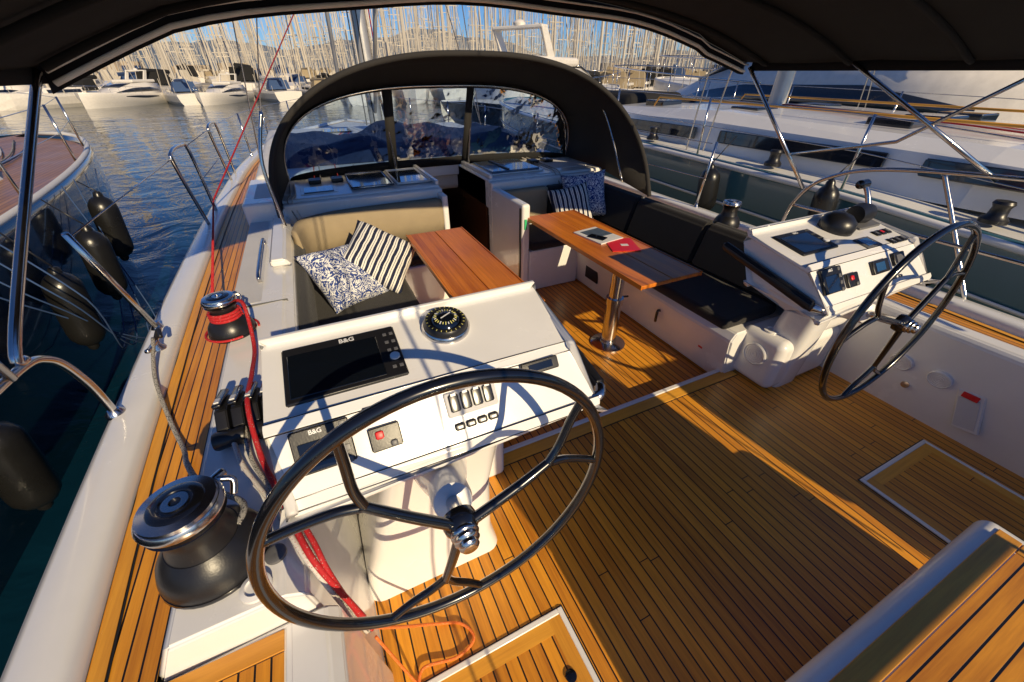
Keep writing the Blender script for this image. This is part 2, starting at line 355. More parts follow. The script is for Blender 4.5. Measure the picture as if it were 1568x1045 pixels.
cushion('backrest_starboard_forward',.50,1.05,3.96,4.07,.47,.84,BEIGE,.03);cushion('backrest_starboard_forward_b',1.055,1.54,3.96,4.07,.47,.84,CUSH,.03)
# bulkhead & coach roof
CX0,CX1=-.13,.42;CZ=.93
box('bulkhead_port',-1.62,CX0,YB,YB+.12,-.09,CZ-.02,GEL,.02)
box('bulkhead_starboard',CX1,1.80,YB,YB+.12,-.09,CZ-.02,GEL,.02)
box('companion_cheek_starboard',CX1,CX1+.09,3.37,YB+.02,-.09,.86,GEL,.03)
box('companion_cheek_port',CX0-.06,CX0,3.95,YB+.02,-.09,.88,GEL,.02)
box('companion_strip',CX1-.012,CX1,3.39,3.42,.0,.82,SATIN,.003)
box('companion_light',CX1+.02,CX1+.045,3.362,3.37,.62,.72,M('green_lens',(.05,.5,.2),.2),.002)
box('companion_back',-.6,.9,6.0,6.05,-1.4,.9,DARKWOOD,0)
box('companion_side_p',CX0-.02,CX0,4.3,6.0,-1.4,.9,DARKWOOD,0);box('companion_side_s',CX1,CX1+.02,4.3,6.0,-1.4,.9,DARKWOOD,0)
box('companion_floor',CX0,CX1,4.15,6.0,-1.42,-1.4,DARKWOOD,0)
for i in range(5): box('companion_step_%d'%i,CX0+.02,CX1-.02,4.35+.18*i,4.52+.18*i,-.35-.24*i,-.31-.24*i,TABLE,.005)
box('companion_sill',CX0,CX1,YB-.02,YB+.14,-.09,.06,GEL,.02)
def slab(n,x0,x1,y0,y1,z0,z1,mat=GEL,bev=.025): return box(n,x0,x1,y0,y1,z0,z1,mat,bev)
slab('coachroof_port',-1.94,CX0,YB+.08,5.3,.60,CZ);slab('coachroof_starboard',CX1,1.94,YB+.08,5.3,.60,CZ)
slab('coachroof_forward',-1.90,1.90,5.28,9.8,.60,.965,DECKW,.08)
box('coachroof_bridge',CX0,CX1,5.2,5.3,.8,CZ,GEL,.01)
for x0,x1 in ((-.98,-.58),(-.53,-.19)):
    box('hatch_glass',x0,x1,4.36,5.02,CZ+.002,CZ+.018,TINT,.006)
    tube('hatch_rim',[(x0,4.34,CZ+.018),(x1,4.34,CZ+.018),(x1,5.04,CZ+.018),(x0,5.04,CZ+.018)],.012,STEEL if x0<-.9 else GEL,smooth=False,cyc=True)
box('sliding_hatch_glass',.54,1.15,4.38,5.0,CZ+.014,CZ+.036,SKYGL,.008);box('hatch_garage_frame',.50,1.19,4.34,5.04,CZ+.002,CZ+.016,GEL,.01)
box('hatch_bar',.74,.77,4.40,4.98,CZ+.036,CZ+.05,SATIN,.004)
box('sliding_rail_port',CX0-.05,CX0-.01,4.2,5.2,CZ+.002,CZ+.045,GEL,.01);box('sliding_rail_starboard',CX1+.01,CX1+.05,4.2,5.2,CZ+.002,CZ+.045,GEL,.01)
box('aft_window_trim',-1.45,-1.12,4.34,4.62,CZ-.003,CZ+.006,GEL,.004)
box('small_port_window',-1.42,-1.15,4.37,4.59,CZ+.006,CZ+.014,SKYGL,.004)
for x0,x1 in ((-1.85,-1.5),(1.3,1.85)): box('roof_nonslip',x0,x1,4.4,5.0,CZ-.004,CZ+.004,NONSLIP,.002)
for x in (-1.30,-1.08,1.3,1.5):
    box('halyard_organizer',x-.06,x+.06,4.75,4.9,CZ+.003,CZ+.04,SATIN,.01)
    lathe('organizer_bolt',[(.012,0),(.012,.006),(0,.006)],(x-.03,4.82,CZ+.04),STEEL)
for x in (-1.3,-1.24,-1.06,1.28,1.34,1.52):
    tube('deck_line',[(x,4.9,CZ+.02),(x*.9,6.5,1.0),(x*.5,8.3,1.02)],.006,random.choice([GROPE,RROPE,WROPE]))
for x in (-1.54,-1.5,1.28,1.34):
    tube('deck_line_tail',[(x,4.8,CZ+.015),(x,4.35,CZ+.01),(x-.03,4.17,CZ-.01),(x+.02,4.08,.75)],.006,random.choice([GROPE,WROPE]))
for y in (6.3,7.2,9.0):
    for x in (-.7,.7): box('deck_hatch',x-.25,x+.25,y-.25,y+.25,.96,.99,TINT,.01)
grid('foredeck',[[(-(smB(y)-.17),y,.657),((smB(y)-.17),y,.657)] for y in frange(9.0,14.4,12)],DECKW,smooth=False)
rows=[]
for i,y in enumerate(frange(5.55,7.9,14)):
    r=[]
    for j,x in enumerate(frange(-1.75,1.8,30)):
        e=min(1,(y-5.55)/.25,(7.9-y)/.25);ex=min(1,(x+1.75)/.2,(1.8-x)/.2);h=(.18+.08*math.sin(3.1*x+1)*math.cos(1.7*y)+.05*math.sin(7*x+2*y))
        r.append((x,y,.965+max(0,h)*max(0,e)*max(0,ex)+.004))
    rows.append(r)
grid('window_reflection_mound',rows,M('navy_reflection',(.010,.022,.065),.6))  # added mound, its navy stands in for the dark reflection in the sprayhood windows
lathe('mast',[(.11,0),(.11,17),(.06,17.5)],(0,8.6,.96),ALU)
tube('boom',[(0,8.5,2.9),(0,4.6,2.95)],.09,ALU,smooth=False)
tube('vang',[(0,8.5,1.3),(0,6.8,2.8)],.03,ALU,smooth=False)
tube('sail_cover',[(0,8.45,3.1),(0,7.5,3.2),(0,4.8,3.1)],.16,CANVAS)
for sx in (-1,1):
    tube('shroud',[(sx*2.05,8.4,.7),(sx*1.1,8.6,8),(0,8.6,16)],.009,STEEL,smooth=False,seg=6)
    tube('lower_shroud',[(sx*2.0,8.1,.7),(sx*.1,8.6,7.5)],.009,STEEL,smooth=False,seg=6)
for k,x in enumerate((-1.0,-.92,1.0)):
    tube('backstay',[(x,-1.2,.66),(x*.85,-.6,2.3+.05*k),(0,8.5,16.8)],.006,STEEL,smooth=False,seg=6)
for i in range(6):
    tube('halyard',[(-.20+.08*i,8.4+.05*i,1.1),(-.12+.05*i,8.5,12)],.010,random.choice([GROPE,RROPE,SATIN,SATIN]),smooth=False,seg=6)
tube('furled_genoa',[(0,14.2,1.2),(0,9.0,15)],.05,DECKW,smooth=False)
# ---------------------------------------------------------------- rails
group('stanchions_and_lifelines')
RX=-2.3
def stan(x,y0,y1,z1=1.34):
    tube('post',[(x,y0,.70),(x,y1,z1)],.0135,STEEL,smooth=False)
    lathe('post_base',[(.03,0),(.03,.012),(.02,.03),(.017,.05),(0,.05)],(x,y0,.70),STEEL)
stan(-2.3,2.54,2.26)
for y in (4.55,6.6):
    tube('gate_hoop',[(RX,y,.70),(RX,y-.25,1.25),(RX,y-.2,1.36),(RX,y+.2,1.36),(RX,y+.42,1.28),(RX,y+.5,.7)],.0145,STEEL,n=5)
for y in (8.6,10.3,12.0):stan(-(smB(y)-.06),y,y)
for zz in (1.02,1.33):
    tube('lifeline',[(RX,4.9,zz),(RX,6.4,zz),(RX,7,zz),(-(smB(8.6)-.06),8.6,zz),(-(smB(10.3)-.06),10.3,zz),(-(smB(12)-.06),12,zz),(-.2,14.3,zz+.1)],.004,STEEL,smooth=False,seg=6)
tube('lifeline_aft',[(RX,2.27,1.32),(RX,4.3,1.32)],.004,STEEL,smooth=False,seg=6)
for y in (3.0,4.8,6.6,8.6,10.3,12.0):stan((smB(y)-.06),y,y-.05)
for zz in (1.0,1.32):
    tube('lifeline',[((smB(y)-.06),y,zz) for y in (3.0,4.8,6.6,8.6,10.3,12.0)]+[(.2,14.3,zz+.1)],.004,STEEL,smooth=False,seg=6)
group('pushpit_rail')
tube('rail_port',[(RX,1.80,.72),(RX,1.78,.9),(RX,1.70,1.06),(RX,1.5,1.12),(RX+.02,.8,1.14),(-2.1,-.9,1.16)],.0145,STEEL)
lathe('rail_foot_port',[(.035,0),(.035,.012),(.02,.03),(0,.03)],(RX,1.80,.70),STEEL)
tube('rail_starboard',[(2.28,2.05,.72),(2.28,2.02,1.0),(2.28,1.85,1.22),(2.27,1.4,1.36),(2.2,.2,1.44),(2.1,-.9,1.44)],.0145,STEEL)
tube('rail_starboard_lower',[(2.28,2.02,.98),(2.27,1.2,.99),(2.2,.2,1.0)],.0125,STEEL)
tube('rail_starboard_post',[(2.26,.75,.70),(2.27,1.00,1.08),(2.27,1.2,1.38)],.0135,STEEL)
# ---------------------------------------------------------------- winches
def winch(c,s=1.):
    g=group('sheet_winch');c=Vector(c)
    lathe('base',[(a*s,b*s) for a,b in [(.115,0),(.120,.012),(.118,.04),(.108,.07),(.090,.095),(.078,.108)]],c,SATIN)
    lathe('base_ring',[(a*s,b*s) for a,b in [(.121,.010),(.123,.016),(.121,.022)]],c,BLACK)
    lathe('drum',[(a*s,b*s) for a,b in [(.076,.108),(.066,.14),(.064,.165),(.072,.185)]],c,SATIN)
    lathe('self_tailer_lower',[(a*s,b*s) for a,b in [(.072,.185),(.082,.192),(.066,.202)]],c,BLACK)
    lathe('self_tailer',[(a*s,b*s) for a,b in [(.058,.204),(.084,.208),(.086,.220),(.080,.230)]],c,STEEL)
    lathe('top_cap',[(a*s,b*s) for a,b in [(.078,.230),(.076,.238),(.045,.243),(.040,.238),(.028,.238),(.026,.246),(.012,.246),(.012,.232),(0,.232)]],c,STEEL)
    lathe('top_ring',[(a*s,b*s) for a,b in [(.056,.2415),(.052,.245),(.034,.245),(.030,.240)]],c,BLACK)
    obox('stripper_arm',c+Vector((.05*s,.06*s,.212*s)),(1,1,0),(-1,1,0),.035*s,.010*s,.010*s,STEEL)
    tube('feeder',[c+Vector((.06*s,.06*s,.215*s)),c+Vector((.09*s,.06*s,.20*s)),c+Vector((.085*s,.04*s,.17*s))],.008*s,STEEL)
    return g
winch((-1.80,.865,.765),1.1);winch((-1.88,2.20,.76),.9);winch((1.90,2.30,.77),.9)
group('rope_clutch')
for i in range(4):
    x=-1.82+.05*i
    prism('body_%d'%i,[(1.34,.765),(1.34,.83),(1.40,.875),(1.50,.87),(1.56,.80),(1.56,.765)],'x',x-.021,x+.021,SATIN,.006)
    obox('lever_%d'%i,(x,1.46,.885),(1,0,0),(0,1,-.25),.015,.075,.009,BLACK)
    obox('label_%d'%i,(x,1.42,.905),(1,0,0),(0,1,-.25),.008,.018,.003,WHITEP,0)
for i in range(2):
    lathe('sheave_%d'%i,[(.03,-.05),(.034,-.04),(.03,0),(.034,.04),(.03,.05)],(-1.80+.13*i,1.31,.81),SATIN,(1,0,0))
# ---------------------------------------------------------------- helm consoles
def console(cx,hw=.485,dz=0,ped=None,bar=.075,name='helm_console'):
    g=group(name)
    T0=Vector((0,1.30,1.15+dz));T1=Vector((0,.95,1.085+dz));F0=T1;F1=Vector((0,.815,.90+dz))
    prof=[(1.31,1.10),(1.30,1.155),(.955,1.09),(.82,.915),(.82,.88),(1.02,.83),(1.22,.90)]
    bm=bmesh.new();A=[];B=[]
    for (y,z) in prof:
        k=1.0 if z>.86 else .9
        if y<.9:k=1.03
        A.append(bm.verts.new((cx-hw*k,y,z+dz)));B.append(bm.verts.new((cx+hw*k,y,z+dz)))
    n=len(prof);bm.faces.new(A);bm.faces.new(B[::-1])
    for i in range(n):bm.faces.new((A[i],A[(i+1)%n],B[(i+1)%n],B[i]))
    bmesh.ops.triangulate(bm,faces=[f for f in bm.faces if len(f.verts)>4])
    bmesh.ops.bevel(bm,geom=[e for e in bm.edges if e.calc_face_angle(0)>.15],offset=.022,segments=5,affect='EDGES')
    frombm('housing',bm,GEL,wn=True)
    rows=[]
    for z,x0,x1,y0,y1 in ped:
        r=min(.06,(x1-x0)*.3);c=[]
        for (ax,ay,s) in ((x1,y1,0),(x0,y1,1),(x0,y0,2),(x1,y0,3)):
            for k in range(5):
                an=math.pi/2*(s+k/4);px=ax-r if ax==x1 else ax+r;py=ay-r if ay==y1 else ay+r
                c.append((cx+px+r*math.cos(an),py+r*math.sin(an),z+(dz if z>.5 else 0)))
        rows.append(c)
    grid('pedestal',rows,GEL,closed=True)
    def fr(base0,base1,u,s,off):
        c=base0.lerp(base1,s);ey=(base0-base1).normalized();nz=Vector((1,0,0)).cross(ey)
        return Vector((cx+u*hw/.485,c.y,c.z))+nz*off,ey
    def top(u,s,hx,hy,hz,n,mat,off=0,bev=.004):
        c,ey=fr(T0,T1,u,s,off+hz*.6+.003);return obox(n,c,(1,0,0),ey,hx,hy,hz,mat,bev)
    def face(u,s,hx,hy,hz,n,mat,off=0,bev=.003):
        c,ey=fr(F0,F1,u,s,off+hz*.6+.006);return obox(n,c,(1,0,0),ey,hx,hy,hz,mat,bev)
    sc=1 if cx<0 else .8
    top(-.27,.47,.178*sc,.118*sc,.008,'plotter_bezel',SATIN);top(-.27-.025*sc,.50,.138*sc,.092*sc,.003,'plotter_screen',SCREEN,.010,.002)
    for i in range(5):
        for j in range(2): top(-.27+.142*sc+.022*(j-.0)*sc,.25+.11*i,.008*sc,.008*sc,.003,'plotter_key_%d%d'%(i,j),GREYP,.010,.002)
    lathe('plotter_dial',[(.016,0),(.016,.006),(.01,.008),(0,.008)],Vector((cx+(-.27+.153*sc)*hw/.485,T0.lerp(T1,.58).y,T0.lerp(T1,.58).z+.018)),WHITEP,(0,-.18,1),seg=16)
    c,ey=fr(T0,T1,-.27+.02*sc,.205 if cx<0 else .255,.0172);label('plotter_label','B&G',c,(1,0,0),ey,.026*sc,WHITEP)
    ey=(T0-T1).normalized();nz=Vector((1,0,0)).cross(ey)
    c=T0.lerp(T1,.32);cc=Vector((cx+.085,c.y,c.z))+nz*.004
    q=.80
    lathe('compass_ring',[(.108*q,0),(.108*q,.012),(.100*q,.020)],cc,STEEL,nz)
    lathe('compass_bezel',[(.098*q,.018),(.096*q,.034),(.088*q,.042),(.072*q,.044),(.068*q,.034)],cc,SATIN,nz)
    lathe('compass_card',[(.070*q,.030),(.058*q,.046),(.04*q,.054),(.02*q,.058),(0,.059)],cc,SCREEN,nz)
    for k in range(24):
        a=2*math.pi*k/24;d=Vector((math.cos(a),0,0))+ey*math.sin(a);rr=.046*q
        obox('compass_mark_%d'%k,cc+nz*.0545+d*rr,(d-nz*.45),nz.cross(d),.007*q if k%2 else .005*q,.0014,.001,YEL if k%3 else WHITEP,0)
        obox('bezel_mark_%d'%k,cc+nz*.0425+d*.082*q,(d),nz.cross(d),.004*q,.0012,.001,YEL,0)
    obox('compass_needle',cc+nz*.060,Vector((1,0,0))+ey*.5,ey-Vector((.5,0,0)),.022,.0015,.0008,WHITEP,0)
    if cx>0: lathe('compass_hood',[(.088,0),(.090,.03),(.080,.06),(.05,.085),(0,.095)],cc,SATIN,nz)
    face(-.375,.33,.078,.062,.008,'autopilot_bezel',SATIN);face(-.385,.40,.052,.042,.003,'autopilot_screen',SCREEN,.010,.002)
    c,ey2=fr(F0,F1,-.385,.115,.0192);label('autopilot_label','B&G',c,(1,0,0),ey2,.018,WHITEP)
    for i in range(4): face(-.315,.12+.15*i,.008,.009,.003,'autopilot_key_%d'%i,GREYP,.010,.001)
    face(-.21,.45,.045,.035,.008,'thruster_panel',SATIN);face(-.225,.40,.012,.012,.006,'thruster_button',REDP,.010)
    face(-.19,.55,.010,.010,.006,'thruster_button_b',GREYP,.010)
    if cx<0:
        face(.07,.32,.085,.04,.004,'switch_panel',NONSLIP)
        for i in range(4):
            face(.012+.038*i,.30,.016,.028,.007,'switch_%d'%i,BLACK,.004)
            face(.012+.038*i,.64,.016,.011,.006,'switch_lower_%d'%i,SATIN,.0)
            face(.012+.038*i,.18,.008,.004,.002,'switch_mark_%d'%i,WHITEP,.015,0)
            face(.012+.038*i,.64,.008,.004,.002,'switch_lower_mark_%d'%i,WHITEP,.008,0)
        face(.33,.15,.07,.022,.008,'wind_display',SATIN);face(.33,.15,.045,.012,.003,'wind_display_glass',SCREEN,.010,0)
        face(-.21,.05,.045,.008,.008,'usb_socket',SATIN)
    else:
        top(.12,.80,.065,.045,.006,'remote_panel',GREYP);top(.11,.80,.04,.03,.003,'remote_screen',BLUEP,.008,0)
        for i in range(3):
            top(.30+.055*i,.90,.02,.022,.006,'key_panel_%d'%i,SATIN);top(.30+.055*i,.66,.02,.022,.006,'key_panel_b_%d'%i,SATIN)
            top(.30+.055*i,.90,.010,.010,.002,'key_%d'%i,GREYP,.008,0);top(.30+.055*i,.66,.010,.010,.002,'key_b_%d'%i,GREYP if i!=1 else REDP,.008,0)
        face(.06,.35,.07,.035,.008,'engine_panel',SATIN);face(.05,.35,.04,.022,.003,'engine_display',BLUEP,.010,0)
        face(.25,.30,.05,.035,.008,'windlass_panel',SATIN);face(.25,.30,.03,.022,.003,'windlass_display',GREYP,.010,0)
        for i in range(4): face(.06+.06*i,.70,.012,.008,.004,'breaker_%d'%i,BLACK)
    s=1 if cx<0 else -1;x=cx+s*(hw+bar)
    prism('grab_bar',[(1.42,1.03+dz),(1.42,1.075+dz),(.86,.955+dz),(.85,.91+dz),(.88,.905+dz)],'x',x-.022,x+.022,SATIN,.012)
    tube('grab_bar_end',[(x,.865,.93+dz),(x-s*.03,.83,.92+dz),(x-s*.08,.87,.90+dz)],.022,STEEL)
    tube('grab_bar_post',[(x,1.36,1.04+dz),(x-s*bar*1.4,1.33,1.0+dz)],.014,STEEL,smooth=False)
    return g,top
console(-1.085,ped=((.88,-.34,.34,.90,1.22),(.80,-.28,.25,.92,1.22),(.70,-.26,.20,.95,1.24),(.45,-.32,.16,.97,1.30),(.12,-.42,.15,.96,1.36),(.0,-.44,.17,.93,1.40)))
g,top=console(1.20,hw=.455,dz=.035,bar=.028,ped=((.88,-.10,.38,1.0,1.26),(.80,.04,.36,1.02,1.26),(.60,.12,.34,1.06,1.28),(.45,.14,.36,1.08,1.32),(.0,.14,.40,1.12,1.36)))
top(.34,.30,.10,.07,.01,'binnacle_plate',GREYP)
c=Vector((1.20+.32,1.22,1.19))
lathe('throttle_body',[(.05,-.06),(.06,0),(.05,.06)],c+Vector((0,-.02,.03)),SATIN,(1,0,0))
tube('throttle_lever',[c+Vector((.08,-.02,.03)),c+Vector((.085,.03,.12)),c+Vector((.085,.06,.16))],.014,STEEL)
lathe('throttle_knob',[(.01,-.04),(.024,-.03),(.026,.03),(.01,.04)],c+Vector((.06,.065,.17)),BLACK,(1,0,0))
# ---------------------------------------------------------------- wheels
def wheel(c,rot,R,dish,end):
    group('steering_wheel');c=Vector(c)
    P=lambda r,a,dy=0:c+Vector((r*math.cos(math.radians(a)),dy,r*math.sin(math.radians(a))))
    tube('rim',[P(R,a) for a in range(0,360,4)],.0155,BLACK,smooth=False,cyc=True,seg=16)
    for k in range(3):
        a=rot+120*k
        tube('spoke_%d'%k,[P(.02,a,-dish),P(.16,a,-dish*.7),P(.64*R,a,-.01)],.015,BLACK,r2=.012)
        for s in (-1,1):
            tube('fork_%d_%d'%(k,s),[P(.61*R,a,-.012),P(.72*R,a+s*6,-.006),P(.86*R,a+s*14,0),P(R-.004,a+s*19,0)],.0115,BLACK)
    h=c+Vector((0,-dish,0));end=Vector(end);ax=(end-h)
    lathe('hub',[(.042,0),(.046,.02),(.042,.035),(.034,.045)],h+Vector((0,.03,0)),BLACK,(0,-1,0))
    lathe('hub_nut',[(.034,0),(.036,.008),(.034,.012),(.030,.014),(.032,.024),(.028,.028),(.024,.03),(.025,.040),(.020,.046),(.013,.048),(0,.048)],h+Vector((0,-.015,0)),STEEL,(0,-1,0))
    L=ax.length
    lathe('shaft',[(.022,0),(.022,L)],h,STEEL,ax)
    lathe('steering_boss',[(.035,-.0),(.055,.008),(.060,.03),(.062,.16),(.080,.24),(.10,.36)],h+ax*.42,GEL,ax)
wheel((-1.180,.572,.978),17,.428,.035,(-1.15,.84,.77));wheel((1.155,.68,.872),40,.485,.03,(1.36,1.05,.74))
# ---------------------------------------------------------------- tables
def table(x0,x1,y0,y1,px,py):
    group('cockpit_table');z=.70
    box('leaf_port',x0,(x0+x1)/2-.0015,y0,y1,z,z+.03,TABLE,.008);box('leaf_starboard',(x0+x1)/2+.0015,x1,y0,y1,z,z+.03,TABLE,.008)
    box('edge_port',x0-.012,x0,y0-.0,y1,z-.002,z+.034,TABLE,.004);box('edge_stbd',x1,x1+.012,y0,y1,z-.002,z+.034,TABLE,.004)
    lathe('pedestal_foot',[(.15,0),(.15,.012),(.12,.022),(.07,.03),(.07,.05)],(px,py,-.09),STEEL)
    lathe('pedestal_lower',[(.062,0),(.062,.36),(.070,.36),(.070,.42),(.06,.42)],(px,py,-.05),STEEL)
    lathe('pedestal_upper',[(.054,0),(.054,.38)],(px,py,.3),STEEL)
    tube('pedestal_clamp',[(px+.05,py,.36),(px+.12,py-.02,.36)],.008,BLACK,smooth=False)
    box('mount_plate',px-.1,px+.1,py-.14,py+.14,z-.02,z-.001,STEEL,.004)
table(-.69,-.20,1.85,3.40,-.45,2.55);table(.49,1.02,1.74,3.42,.70,2.22)
group('magazine')
obox('pages',(.79,2.66,.737),(1,.15,0),(-.15,1,0),.13,.17,.006,WHITEP,.001);obox('cover',(.80,2.70,.7445),(1,.15,0),(-.15,1,0),.105,.09,.0015,M('magazine_print',(.10,.14,.2),.3,ns=30,amt=.45),0)
obox('phone',(.74,2.60,.748),(1,.5,0),(-.5,1,0),.04,.075,.005,SCREEN,.003)
group('red_booklet')
obox('pages',(.84,2.40,.734),(1,-.4,0),(.4,1,0),.115,.14,.0035,REDP,.001);obox('cover_label',(.85,2.38,.7385),(1,-.4,0),(.4,1,0),.03,.02,.0005,WHITEP,0)
# ---------------------------------------------------------------- pillows
def pillow(c,nrm,up,mat,s=.24,t=.10):
    n=Vector(nrm).normalized();u=Vector(up);u=(u-n*u.dot(n)).normalized();x=u.cross(n)
    bm=bmesh.new();N=22;top_=[];bot=[]
    for i in range(N+1):
        a=[];b=[]
        for j in range(N+1):
            p=-1+2*i/N;q=-1+2*j/N
            sx=s*p*(1-.10*(1-q*q)*abs(p)**3);sy=s*q*(1-.10*(1-p*p)*abs(q)**3)
            h=t*((1-p**4)*(1-q**4))**.55+ .008*math.sin(7*p+3*q)*math.cos(5*q)
            edge=(i in(0,N) or j in(0,N))
            va=bm.verts.new((sx,sy,0 if edge else h));a.append(va);b.append(va if edge else bm.verts.new((sx,sy,-h)))
        top_.append(a);bot.append(b)
    for i in range(N):
        for j in range(N):
            bm.faces.new((top_[i][j],top_[i+1][j],top_[i+1][j+1],top_[i][j+1]))
            bm.faces.new((bot[i][j+1],bot[i+1][j+1],bot[i+1][j],bot[i][j]))
    mt=Matrix((x,u,n)).transposed().to_4x4();mt.translation=Vector(c)
    return frombm('throw_pillow',bm,mat,smooth=True,par=None,mtx=mt)
pillow((-1.26,3.02,.62),(.40,-.50,.75),(-.5,.9,.5),FLO,.26);pillow((-.98,3.16,.67),(.25,-.55,.80),(.65,.9,.5),STR,.27)
pillow((1.20,3.72,.66),(-.35,-.85,.45),(-.1,.3,1),STR,.23);pillow((1.42,3.80,.74),(-.5,-.8,.35),(0,.3,1),FLO,.25)
# ---------------------------------------------------------------- dodger
group('sprayhood')
def arch(y,xl,xr,zb_l,zb_r,zt,n=28,e=3.2,lean_l=0,lean_r=0):
    out=[]
    for i in range(n+1):
        cx=(xl+xr)/2;hw=(xr-xl)/2
        a=math.pi*(i/n);px=-math.copysign(abs(math.cos(a))**(2/e),math.cos(a));pz=abs(math.sin(a))**(2/e)
        k=px*.5+.5;zb=zb_l+(zb_r-zb_l)*k;lean=lean_l+(lean_r-lean_l)*k
        out.append((cx+hw*px,y+lean*(1-pz),zb+(zt-zb)*pz))
    return out
A0=arch(3.95,-1.64,2.06,.86,.74,2.03,lean_l=-.02,lean_r=-.5,e=2.5);A1=arch(4.35,-1.60,2.0,.9,.9,1.97,lean_l=.1,lean_r=.0,e=2.6);A2=arch(4.78,-1.55,1.93,.93,.93,1.80,lean_l=.32,lean_r=.32,e=2.8)
grid('hood_canvas',[A0,A1,A2],CANVASG,thick=.008)
rows0=[Vector(p) for p in A2]
base=lambda x:Vector((x,5.15-.12*(x/1.8)**2,CZ))
def wallpt(i,k):
    a=rows0[i];b=base(a.x*.99);return a.lerp(b,k)
grid('window_vinyl',[[wallpt(i,k) for i in range(1,28)] for k in (.05,.3,.6,.88)],CLEAR)
grid('window_top_band',[[wallpt(i,k) for i in range(0,29)] for k in (0,.05)],CANVASG,thick=.006)
grid('window_apron',[[wallpt(i,k) for i in range(0,29)] for k in (.88,1.0)],CANVAS,thick=.006)
def strip(x,w,nm):
    def q(xx):
        for a,b in zip(rows0,rows0[1:]):
            if a.x<=xx<=b.x and a.z>1.2: 
                return a.lerp(b,(xx-a.x)/max(1e-6,b.x-a.x))
        return rows0[14]
    tp=q(x);pts=[]
    for k in (0,.5,1):
        p=tp.lerp(base(tp.x*.99),k);pts.append([(p.x-w,p.y-.012,p.z),(p.x+w,p.y-.012,p.z)])
    grid(nm,pts,CANVASG,thick=.008)
strip(-.42,.05,'window_strip_port');strip(.48,.04,'window_strip_starboard')
tube('bow_forward',[Vector(p)-Vector((0,.03,.02)) for p in A2],.013,STEEL)
tube('hem_aft',A0,.024,CANVASG)
tube('strut_starboard',[(1.90,3.75,.85),(1.82,4.1,1.5),(1.6,4.3,1.85)],.011,STEEL)
tube('handrail_port',[(-1.62,3.82,.80),(-1.64,3.85,1.3),(-1.54,3.92,1.65)],.014,STEEL)
tube('inner_tube',[(-.50,4.85,1.80),(-.44,4.95,1.4),(-.40,5.05,.95)],.012,STEEL);tube('inner_tube_b',[(.56,4.85,1.8),(.52,4.95,1.4),(.50,5.05,.95)],.012,STEEL)
# ---------------------------------------------------------------- bimini
group('bimini_top')
YAf=lambda x:1.18-.40*max(0,min(1,(x+1.0)/3.0))
def bz(x):return 1.965+.32*(1-min(1,abs((x+.12)/2.12))**2.3)-.06*max(0,-(x+1.7)/.5)
xs=[-2.2,-2.17,-2.1,-2.0]+frange(-1.85,1.75,25)+[1.9,1.98,2.02,2.04]
def sag(x,t):return -.012*math.sin(math.pi*(t*2.0%1))
yf=lambda x:2.66-.08*abs(x/2.1)**3+(.06 if x>1.5 else 0)
rows=[]
for k in range(15):
    t=k/14;rows.append([(x,YAf(x)+(yf(x)-YAf(x))*t,bz(x)+sag(x,t)) for x in xs])
grid('canopy',rows,CANVAS,thick=.006)
hb=lambda x:bz(x)-.088-.008*math.sin(x*5)
grid('front_hem',[[(x,yf(x)+.012,bz(x)+.005) for x in xs],[(x,yf(x)+.02,bz(x)-.04) for x in xs],[(x,yf(x)+.010,hb(x)) for x in xs]],CANVAS,thick=.005)
tube('front_piping',[(x,yf(x)-.012,hb(x)+.022) for x in xs[1:-1]],.011,PIPE,smooth=False,seg=8)
tube('front_seam',[(x,yf(x)-.03,hb(x)+.062) for x in xs[1:-1]],.006,PIPE,smooth=False,seg=6)
for xe in (-2.2,2.04):
    ya=YAf(xe)
    grid('side_hem',[[(xe,y,bz(xe)+.01) for y in frange(ya,2.60,12)],[(xe,y,bz(xe)-.06) for y in frange(ya,2.60,12)]],CANVAS,thick=.005)
for y in (1.25,1.85,2.44):
    tube('bow_sleeve',[(x*.985,y,bz(x)-.020) for x in xs[1:-1]],.015,CANVAS,smooth=False)
tube('leg_port',[(-2.3,1.61,1.12),(-2.29,1.66,1.22),(-2.19,2.52,1.90)],.0155,STEEL)
tube('leg_port_aft',[(-2.29,1.5,1.12),(-2.2,1.25,1.88)],.0135,STEEL,smooth=False)
tube('leg_starboard',[(2.02,2.60,1.93),(2.26,1.98,1.12)],.0145,STEEL,smooth=False)
tube('leg_starboard_mid',[(2.02,1.85,1.95),(2.26,.95,1.38)],.0135,STEEL,smooth=False)
tube('leg_starboard_brace',[(2.20,2.15,1.35),(2.22,1.5,1.52),(2.0,.95,1.92)],.0115,STEEL,smooth=False)
# ---------------------------------------------------------------- ropes
def rope(n,pts,r,mat): return tube(n,pts,r,mat,par=None,n=12,seg=8)
tube('red_halyard',[(-.2,10.43,3.68),(-2.3,5.12,.80),(-1.95,2.28,.87)],.008,RROPE,par=None,smooth=False,seg=8)
for k in range(3):
    z=.855+.016*k;rope('red_winch_wrap',[(-1.88+.068*math.cos(a),2.20+.068*math.sin(a),z+.012*a/6.28) for a in [i*.5 for i in range(13)]],.008,RROPE)
rope('red_sheet_line',[(-1.82,2.22,.93),(-1.77,2.12,.94),(-1.75,1.9,.83),(-1.73,1.60,.87),(-1.72,1.36,.90),(-1.69,1.15,.83),(-1.63,.95,.80),(-1.57,.76,.78),(-1.53,.70,.66),(-1.50,.69,.45)],.009,RROPE)
for i,(mt,dx) in enumerate(((WROPE,0),(GROPE,.022),(RROPE,.040))):
    rope('hanging_line',[(-1.80+dx*2,1.34,.82),(-1.76+dx*1.4,1.18,.79),(-1.66+dx,.96,.786),(-1.60+dx,.80,.784),(-1.56+dx*.6,.72,.72),(-1.53+dx*.4,.695,.5),(-1.51+dx*.4,.69,.35)],.008,mt)
